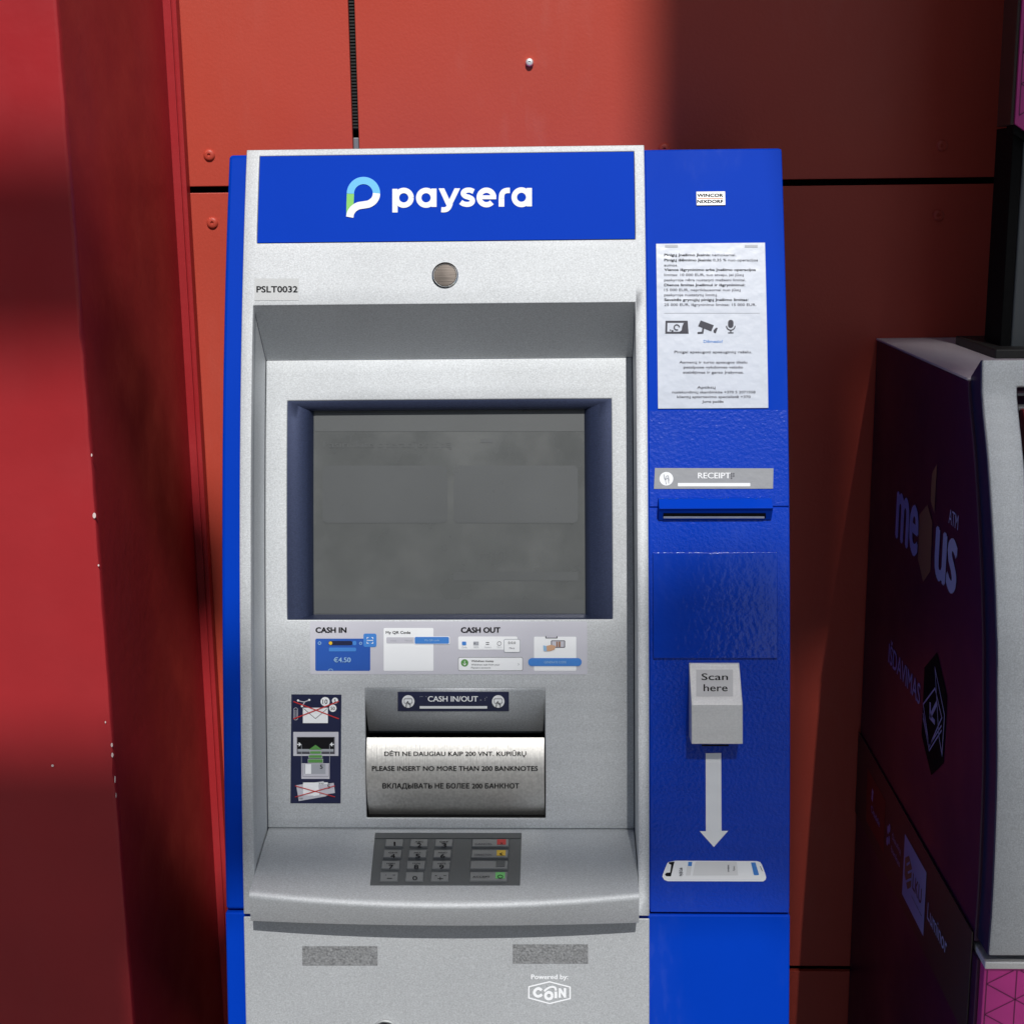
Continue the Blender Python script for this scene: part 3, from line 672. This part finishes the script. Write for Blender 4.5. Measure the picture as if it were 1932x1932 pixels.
k.poly([(530, 1266), (622, 1300), (604, 1342), (512, 1306)], 'greyink', 1).poly([(650, 1318), (636, 1356), (622, 1350), (620, 1336), (636, 1318)], 'greyink', 1).line([(548, 1320), (543, 1352), (508, 1354)], 13, 'greyink', 1)
k.rect(722, 1262, 760, 1318, 'greyink', 1, 18).arc(741, 1304, 30, 7, 0, 180, 'greyink', 1, 16).line([(741, 1334), (741, 1352)], 8, 'greyink', 1).line([(722, 1353), (760, 1353)], 7, 'greyink', 1)
k.build('icons', on_f(fn_, zn), nt_, off=.0003)
for a, b in ((280, 370), (840, 930)): Ink().rect(a, 736, b, 752, 'lightink').build('tape', on_f(fn_, zn), nt_, off=.0004)
b0 = at_f(*zn(498, 360), fr); b1 = at_f(*zn(704, 455), fr)
bd = slab('maker_badge', b0.x, b1.x, b1.z, b0.z, fr, .0014, 'badge', n=3, bevel=.0004)
fbg = lambda z: fr(z) - .0014
Ink().text('WINCOR', 505, 375, 688, 398, 'ink', 0, .04).text('NIXDORF', 505, 418, 688, 441, 'ink', 0, .04).rect(507, 406, 688, 410, 'orange').build('lettering', on_f(fbg, zn), bd)
# receipt label and slot
zr = zm(2550, 1750, 2.0343)
rl = Ink().poly([(140, 247), (1104, 250), (1100, 415), (132, 417)], 'receipt').build('receipt_label', on_f(fr, zr), atm, off=.0006)
k = Ink().text('RECEIPT', 489, 285, 755, 333, 'white', 1, .03).rect(326, 369, 915, 397, 'white', 1, 4).disc(233, 335, 56, 'white', 1)
k.smooth([(212, 300), (222, 340), (246, 330), (252, 372)], 7, 'lightink', 2).smooth([(232, 380), (226, 330), (246, 310), (254, 350)], 6, 'lightink', 2)
for x, y in ((762, 294), (762, 312), (762, 330), (780, 294), (780, 312)): k.disc(x, y, 7, 'dotgrey', 1, n=10)
k.build('lettering', on_f(fr, zr), rl, off=.0007)
q0 = at_f(*zr(166, 487), fr); q1 = at_f(*zr(1086, 670), fr)
zt_, zb_ = q0.z, q1.z; zmid = at_f(*zr(600, 576), lambda z: fr(z) - .017).z
slot = prism('receipt_slot', [(fr(zt_) + .002, zt_), (fr(zt_) - .0055, zt_ - .0005), (fr(zmid) - .017, zmid), (fr(zmid) - .0145, zmid - .0022), (fr(zb_) - .0016, zb_ + .0006), (fr(zb_) + .002, zb_)], q0.x, q1.x, 'blue', atm, bevel=.0007)
un = lambda z: lerp(fr(zb_) - .0016, fr(zmid) - .0145, max(-.2, min(1.1, (z - zb_ - .0006) / (zmid - .0022 - zb_ - .0006))))
Ink().rect(208, 612, 1042, 655, 'black').rect(210, 636, 1030, 652, 'paper', 2).build('receipt_paper', on_f(un, zr), slot, off=.0004)
# blanking plate
e0 = at_f(*zr(122, 936), fr); e1 = at_f(*zr(1136, 1790), fr)
slab('blanking_plate', e0.x, e1.x, e1.z, e0.z, fr, .0030, 'plate', n=8, bevel=.0006)
# code reader
z8 = zm(2550, 2600, 1.2914)
PR = .030
r0 = at_f(*z8(268, 66), fr); zr1 = at_f(*z8(400, 284), lambda z: fr(z) - PR).z; zr2 = at_f(*z8(400, 486), lambda z: fr(z) - PR).z
xa = at_f(*z8(278, 380), lambda z: fr(z) - PR).x; xb = at_f(*z8(543, 380), lambda z: fr(z) - PR).x
rd = prism('code_reader', [(fr(r0.z) + .002, r0.z), (fr(r0.z) - .0006, r0.z), (fr(zr1) - PR, zr1), (fr(zr2) - PR, zr2), (fr(zr2) - PR + .010, zr2 - .0016), (fr(zr2) + .002, zr2 - .0030)], xa, xb, 'steel_dull', atm, bevel=.0007)
Ink().rect(330, 487, 470, 496, 'black').build('reader_window', on_f(lambda z: fr(zr2) - PR + .004, z8), rd, off=.0006)
fw = lambda z: lerp(fr(zr1) - PR, fr(r0.z) - .0006, (z - zr1) / (r0.z - zr1))
Ink().rect(302, 102, 492, 240, 'tape2').build('reader_label', on_f(fw, z8), rd, off=.0003)
Ink().text('Scan', 329, 122, 466, 157, 'ink', 0, .012).text('here', 340, 178, 464, 215, 'ink', 0, .012).build('lettering', on_f(fw, z8), rd, off=.0006)
Ink().poly([(351, 533), (431, 532), (433, 935), (352, 936)], 'white').poly([(320, 936), (467, 934), (393, 1018)], 'white').build('arrow_sticker', on_f(fr, z8), atm)
zp = zm(2620, 3400, 4.025)
ph = Ink().poly([(320, 172), (1640, 178), (1690, 195), (1716, 235), (1770, 380), (1785, 440), (1775, 480), (1740, 506), (200, 502), (145, 480), (116, 430), (125, 385), (190, 220), (210, 195)], 'white').build('phone_sticker', on_f(fr, zp), atm)
k = Ink().poly([(215, 196), (312, 186), (298, 230), (252, 424), (175, 420), (156, 395), (178, 366), (240, 362), (258, 236), (222, 222)], 'ink', 1)
k.poly([(1540, 200), (1612, 200), (1670, 395), (1655, 405), (1595, 405), (1585, 395)], 'mid', 1).poly([(532, 190), (596, 190), (586, 258), (526, 256)], 'mid', 1)
k.poly([(650, 186), (1310, 192), (1335, 408), (600, 410)], 'badge', 1).poly([(560, 262), (584, 262), (568, 408), (490, 412), (512, 264)], 'badge', 1)
k.text('My QR Code', 384, 282, 456, 416, 'greyink', 2, .03, rot=-1).text('Paysera', 1248, 258, 1290, 332, 'greyink', 2, 0, rot=-1).text('jonas@mail', 1160, 240, 1194, 352, 'greyink', 2, .02, rot=-1)
k.line([(1690, 260), (1722, 340)], 8, 'ink', 1).line([(200, 470), (1700, 476)], 5, 'badge', 1)
k.build('pictures', on_f(fr, zp), ph)

# ------------------------------------------------------------------ the purple cash machine at the side
MX = .4213
MP = [(-.186, 1.4865), (-.2555, 1.4508), (-.3242, 1.4209), (-.4101, 1.3909), (-.4429, 1.3810), (-.5572, 1.3590), (-.6773, 1.3490), (-.7396, 1.3500)]
def fm(z):
    r = z - CZ
    if r >= MP[0][0]: return MP[0][1]
    for (a, ya), (b, yb) in zip(MP, MP[1:]):
        if r >= b:
            i = MP.index((a, ya)); t = (r - a) / (b - a)
            p0 = MP[max(i - 1, 0)][1]; p3 = MP[min(i + 2, len(MP) - 1)][1]
            return .5 * (2 * ya + (yb - p0) * t + (2 * p0 - 5 * ya + 4 * yb - p3) * t * t + (3 * ya - p0 - 3 * yb + p3) * t ** 3)
    return 1.350
med = thing('cash_machine', 'dark purple and silver cash machine with lilac lettering on its side', 'cash machine', (.75, 1.65, 0))
MW = 1.06
MZT = CZ - .184; MZS = CZ - .7450
prism('cabinet', [(YW - .004, MZS)] + [(fm(z), z) for z in zrange(MZS, MZT - .003, 30)] + [(YW - .004, MZT - .003)], MX, MW, 'purple', med, bevel=.0012, smooth=35)
box('top_plate', MX - .0010, MW, 1.4850, YW - .002, MZT - .0030, MZT, 'purple_top', med, bevel=.0012)
fmf = lambda z: fm(z) - .034
# silver fascia with window opening, navy flanks
FXL = .4245
zz = zrange(MZS + .004, MZT - .01, 26)
prof = [(fmf(z), z) for z in zz] + [(1.4555, CZ - .1625)]
prism('fascia_flank', [(fm(MZS) + .001, MZS + .004)] + prof + [(1.4880, MZT + .0005)] + [(fm(z) + .001, z) for z in reversed(zz)][:-1], FXL, FXL + .006, 'navyside', med, bevel=.0006, smooth=35)
wz1, wz0 = CZ - .1890, CZ - .400
wx0 = .4605
def fmx(z): return fmf(z) if z <= MZT - .01 else lerp(fmf(MZT - .01), 1.4555, (z - MZT + .01) / (CZ - .1625 - MZT + .01))
gridsurf('fascia', [FXL + .0012, wx0, 1.0, MW], zlist(MZS + .004, CZ - .1622, [wz0, wz1], 30), [(wx0, 1.0, wz0, wz1)], lambda z: fmx(z) - .0012, 'silver', .010, .002, med)
# things seen in the fascia window
zw = zm(3650, 1350, 2.973)
gridsurf('window_back', [wx0 - .01, 1.01], zrange(wz0 - .01, wz1 + .01, 8), [], lambda z: fmx(z) + .040, 'clear', 0, 0, med)
for i, (a, b) in enumerate(((-.197, -.200), (-.210, -.214), (-.262, -.266))): box('window_bar', wx0 + .004, .99, fmx(CZ + a) + .012, fmx(CZ + a) + .03, CZ + b, CZ + a, 'shade', med, bevel=.0008)
prism('reader_mouth', [(fmx(CZ - .212) + .004, CZ - .212), (fmx(CZ - .252) - .002, CZ - .252), (fmx(CZ - .252) + .02, CZ - .254), (fmx(CZ - .212) + .03, CZ - .212)], wx0 + .006, .60, 'glassred', med, bevel=.001)
# lower cabinet
prism('lower_cabinet', [(YW - .004, .02), (1.336, .02), (1.336, MZS - .012), (YW - .004, MZS - .012)], MX - .0006, MW, 'purple', med, bevel=.001)
box('lower_ledge', FXL - .001, MW, 1.318, 1.42, MZS - .0125, MZS - .0045, 'steel_dull', med, bevel=.0012)
yl = 1.3225
box('lower_front', FXL, MW, yl, 1.337, .03, MZS - .0135, 'magenta', med, bevel=.0012)
k = Ink(); ln_ = .034
def tri(k, x0, x1, z0, z1, m='magline'):
    h = ln_; wv = ln_ * .866
    n = int((x1 - x0) / wv) + 3
    for i in range(n): k.line([(x0 + i * wv, z0), (x0 + i * wv, z1)], .0011, m)
    sl = h / 2 / wv
    for j in range(-40, 60):
        c = z0 + j * h
        for s in (1, -1):
            pts = []
            xa_, xb_ = x0, x1
            za_, zb_ = c, c + s * sl * (x1 - x0)
            # clip to the panel
            def clip(t): return lerp(xa_, xb_, t), lerp(za_, zb_, t)
            t0, t1 = 0, 1
            if zb_ != za_:
                ta, tb = sorted(((z0 - za_) / (zb_ - za_), (z1 - za_) / (zb_ - za_))); t0, t1 = max(t0, ta), min(t1, tb)
            if t1 - t0 > .01: k.line([clip(t0), clip(t1)], .0011, m)
tri(k, FXL + .003, .80, CZ - 1.15, MZS - .016)
k.build('triangle_pattern', lambda a, b: (Vector((a, yl, b)), Vector((0, -1, 0))), med, off=.0005)
# prints on the flank
def side_text(ink_, s, bl, br, tl, m, zf, bold=0.0, layer=0, drop=True):
    a = at_x(*zf(*bl), MX); b = at_x(*zf(*br), MX); c = at_x(*zf(*tl), MX)
    V, F = glyphs(s, bold); xs = [v[0] for v in V]; ys = [v[1] for v in V]
    x0, x1 = min(xs), max(xs); y0, y1 = min(ys), max(ys)
    return ink_.add([(lerp(a.y, b.y, (v[0] - x0) / (x1 - x0)), lerp((a.z + b.z) / 2, (a.z + b.z) / 2 + (c.z - a.z), (v[1] - y0) / (y1 - y0)), v[2] if len(v) > 2 else 0) for v in V], F, m, layer)
onside = lambda a, b: (Vector((MX, a, b)), Vector((-1, 0, 0)))
za = zm(3300, 1300, 1.38); zc_ = zm(3300, 2600, 1.2918); ze = zm(3480, 3100, 2.4143)
k = Ink()
def sp(ink_, P, m, zf, layer=0): return ink_.poly([(lambda q: (q.y, q.z))(at_x(*zf(*p), MX)) for p in P], m, layer)
def sl_(ink_, P, wd, m, zf, layer=0, closed=False): return ink_.line([(lambda q: (q.y, q.z))(at_x(*zf(*p), MX)) for p in P], wd, m, layer, closed)
side_text(k, 'me', (387, 1188), (510, 1280), (403, 925), 'lilac', za, .05)
side_text(k, 'us', (600, 1405), (722, 1490), (612, 1112), 'lilac', za, .05)
side_text(k, 'ATM', (683, 1096), (735, 1128), (690, 1018), 'lilac', za, 0)
sp(k, [(567, 992), (594, 1090), (583, 1360), (543, 1418), (514, 1290), (524, 1045)], 'ochre', za)
sp(k, [(620, 765), (605, 1040), (584, 968), (592, 820)], 'ochre', za)
side_text(k, 'IŠDAVIMAS', (328, 62), (490, 288), (336, -60), 'lilac', zc_, .02)
sp(k, [(580, 12), (632, 240), (612, 585), (550, 648), (500, 440), (515, 90)], 'black', zc_)
for P in ([(571, 198), (606, 350), (541, 500), (510, 280)], [(571, 95), (620, 335), (607, 540), (590, 440)]): sl_(k, P, .0022, 'lilac', zc_, 1, True)
for o_ in (25, 50): sl_(k, [(509, 300 + o_), (541, 470 + o_), (605, 365 + o_)], .002, 'lilac', zc_, 1)
sl_(k, [(582, 270), (546, 345)], .006, 'lilac', zc_, 1); sl_(k, [(546, 270), (546, 345), (570, 375)], .006, 'lilac', zc_, 1)
k.build('side_lettering', onside, med, off=.0006)
# bank strip wrapped across the flank
t0 = at_x(*zc_(165, 385), MX); t1 = at_x(*zc_(770, 1470), MX); t2 = at_x(*zc_(150, 810), MX)
zt0, zb0 = (t0.z + t1.z) / 2, t2.z
bs = box('logo_strip', MX - .0024, MX - .0010, 1.3515, YW - .003, zb0, zt0, 'maroon', med, bevel=.0004)
onstrip = lambda a, b: (Vector((MX - .0024, a, b)), Vector((-1, 0, 0)))
k = Ink()
sp(k, [(228, 610), (322, 780), (312, 1050), (222, 880)], 'darkred', zc_)
k.build('red_block', onstrip, bs, off=.0003); k = Ink()
sp(k, [(358, 568), (568, 945), (536, 1560), (330, 1150)], 'lilac', ze)
sp(k, [(400, 780), (428, 900), (418, 1085), (384, 1105), (356, 960), (362, 800)], 'ochre', ze, 1)
for P in ([(378, 870), (410, 845)], [(390, 945), (430, 925)], [(372, 1030), (424, 1005)]): sl_(k, P, .003, 'lilac', ze, 2)
side_text(k, 'LKU', (430, 1120), (518, 1240), (432, 955), 'navy', ze, .02, 1)
side_text(k, 'Lietuvos kredito unijos', (424, 1190), (524, 1375), (426, 1165), 'greyink', ze, 0, 1)
k.build('credit_union_logo', onstrip, bs, off=.0005); k = Ink()
side_text(k, 'Luminor', (572, 1405), (762, 1730), (580, 1245), 'lilac', ze, .01)
k.build('strip_lettering', onstrip, bs, off=.0005); k = Ink()
side_text(k, 'Citadele', (28, 345), (110, 510), (30, 280), 'lilac', ze, .01)
sl_(k, [(38, 150), (50, 188)], .008, 'lilac', ze); sl_(k, [(34, 205), (46, 240)], .008, 'lilac', ze)
k.build('strip_lettering', onstrip, bs, off=.0005); k = Ink()
for cx_, cy_ in ((194, 530), (208, 515), (186, 640), (203, 630)): sp(k, [(cx_ + 8 * math.cos(a_ * .6), cy_ + 44 * math.sin(a_ * .6)) for a_ in range(10)], 'lilac', ze)
side_text(k, 'Šiaulių', (232, 640), (314, 775), (236, 560), 'lilac', ze, 0); side_text(k, 'bankas', (224, 745), (306, 890), (228, 690), 'lilac', ze, 0)
k.build('strip_lettering', onstrip, bs, off=.0005)

# totem sign standing on the purple machine
sg_ = thing('totem_sign', 'magenta sign board on dark steel post standing on the purple machine', 'sign', (.70, 1.75, MZT))
f0 = at_y(1879, 600, 1.760)
px0 = f0.x
box('post', px0, px0 + .14, 1.695, 1.760, MZT + .004, CZ + .075, 'darkgrey', sg_, bevel=.002)
box('post_edge', px0 - .012, px0 - .0002, 1.697, 1.762, MZT + .004, CZ + .075, 'black', sg_, bevel=.001)
box('foot_plate', px0 - .028, px0 + .20, 1.66, 1.83, MZT - .0006, MZT + .0105, 'rubber', sg_, bevel=.0015)
sb0 = at_y(1895, 0, 1.74); sbz = at_y(1881, 239, 1.74).z
sx0 = (sb0.x + at_y(1881, 239, 1.74).x) / 2
mk('board_frame', boxv(sx0, sx0 + .6, 1.690, 1.742, sbz, 2.45), BOXF, 'maroon', sg_, bevel=.0012)
sy = 1.686
pa = at_y(1906, 238, sy); 
outline = [(sx0 + .004, pa.z + .003), (sx0 + .075, pa.z - .045), (sx0 + .30, pa.z - .19), (sx0 + .59, pa.z - .19), (sx0 + .59, 2.44), (sx0 + .004, 2.44)]
n_ = len(outline)
mk('sign_face', [(a, sy, b) for a, b in outline] + [(a, sy + .004, b) for a, b in outline],
   [tuple(range(n_)), tuple(range(2 * n_ - 1, n_ - 1, -1))] + [(i, i + n_, (i + 1) % n_ + n_, (i + 1) % n_) for i in range(n_)], 'magenta', sg_, weld=True)
mk('face_backing', [(a, sy + .0041, b - .01) for a, b in outline] + [(a, sy + .03, b - .01) for a, b in outline],
   [tuple(range(n_)), tuple(range(2 * n_ - 1, n_ - 1, -1))] + [(i, i + n_, (i + 1) % n_ + n_, (i + 1) % n_) for i in range(n_)], 'black', sg_, weld=True)
k = Ink(); tri(k, sx0 + .008, sx0 + .075, pa.z + .012, 2.30)
k.build('triangle_pattern', lambda a, b: (Vector((a, sy, b)), Vector((0, -1, 0))), sg_, off=.0005)

# ------------------------------------------------------------------ unseen steel frame added behind the viewer, its bars shaped to cast shade
D = 4.5
shade = thing('added_shade_frame', 'unseen grey steel frame added in front of the machines to cast shade', 'shade frame', (.5, -D, 0))
def sheet(name, P, t=.04):                          # outline in sun-aligned coordinates
    n = len(P); V = [(u + TX * D, -D, v + TZ * D + CZ) for u, v in P] + [(u + TX * D, -D - t, v + TZ * D + CZ) for u, v in P]
    mk(name, V, [tuple(range(n - 1, -1, -1)), tuple(range(n, 2 * n))] + [((i + 1) % n, i, i + n, (i + 1) % n + n) for i in range(n)], 'shade', shade, weld=True)
ZG = -(TZ * D + CZ)
sheet('post', [(-.95, ZG), (-.80, ZG), (-.80, 2.95), (-.95, 2.95)])
sheet('girder', [(-.95, 2.80), (1.7, 2.80), (1.7, 2.95), (-.95, 2.95)])
sheet('bar', [(-.80, 1.535), (-.215, 1.535), (-.195, 1.60), (-.215, 1.705), (-.80, 1.705)])
top = [(-.80, 1.035), (-.31, 1.045), (-.26, 1.10), (-.15, 1.195), (.36, 1.28), (.455, 1.285), (.48, 1.10), (.526, 1.08), (.536, 1.53), (.605, 1.53), (1.7, 1.53)]
bot = [(-.80, .30), (-.30, .30), (-.27, .78), (-.17, .845), (.42, .825), (.47, .80), (.475, .30), (1.7, .30)]
def lin(P, u):
    for (a, c), (b, d) in zip(P, P[1:]):
        if a <= u <= b: return lerp(c, d, (u - a) / (b - a))
    return P[-1][1]
PITCH_V = .026
for ua, ub, fill in ((-.80, -.235, 1.0), (-.235, -.156, .78), (-.156, .290, .40), (.290, .525, .68), (.530, .600, 1.0), (.605, 1.70, .62)):
    v = .30
    while v < 1.53:
        if fill == 1.0: h = PITCH_V
        else: h = PITCH_V * (fill if fill != .40 or v > .965 else .76)
        us = [lerp(ua, ub, i / 24) for i in range(25)]
        run = [u for u in us if lin(bot, u) <= v and v + h * .5 <= lin(top, u)]
        if len(run) > 1: sheet('slat', [(run[0], v), (run[-1], v), (run[-1], v + h), (run[0], v + h)], .002)
        v += PITCH_V
sheet('side_board', [(.50, 1.52), (.66, 1.522), (.66, 1.93), (1.7, 1.93), (1.7, 2.0), (.775, 2.0), (.775, 2.5), (1.7, 2.5), (1.7, 2.80), (.368, 2.80), (.368, 2.12), (.485, 2.00)])
for va, vb, ua, fill in ((1.536, 1.93, .66, .70), (2.0, 2.5, .775, .45)):
    v = va
    while v < vb: sheet('slat', [(ua, v), (1.7, v), (1.7, v + PITCH_V * fill), (ua, v + PITCH_V * fill)], .002); v += PITCH_V
sheet('post', [(1.55, ZG), (1.7, ZG), (1.7, .30), (1.55, .30)])
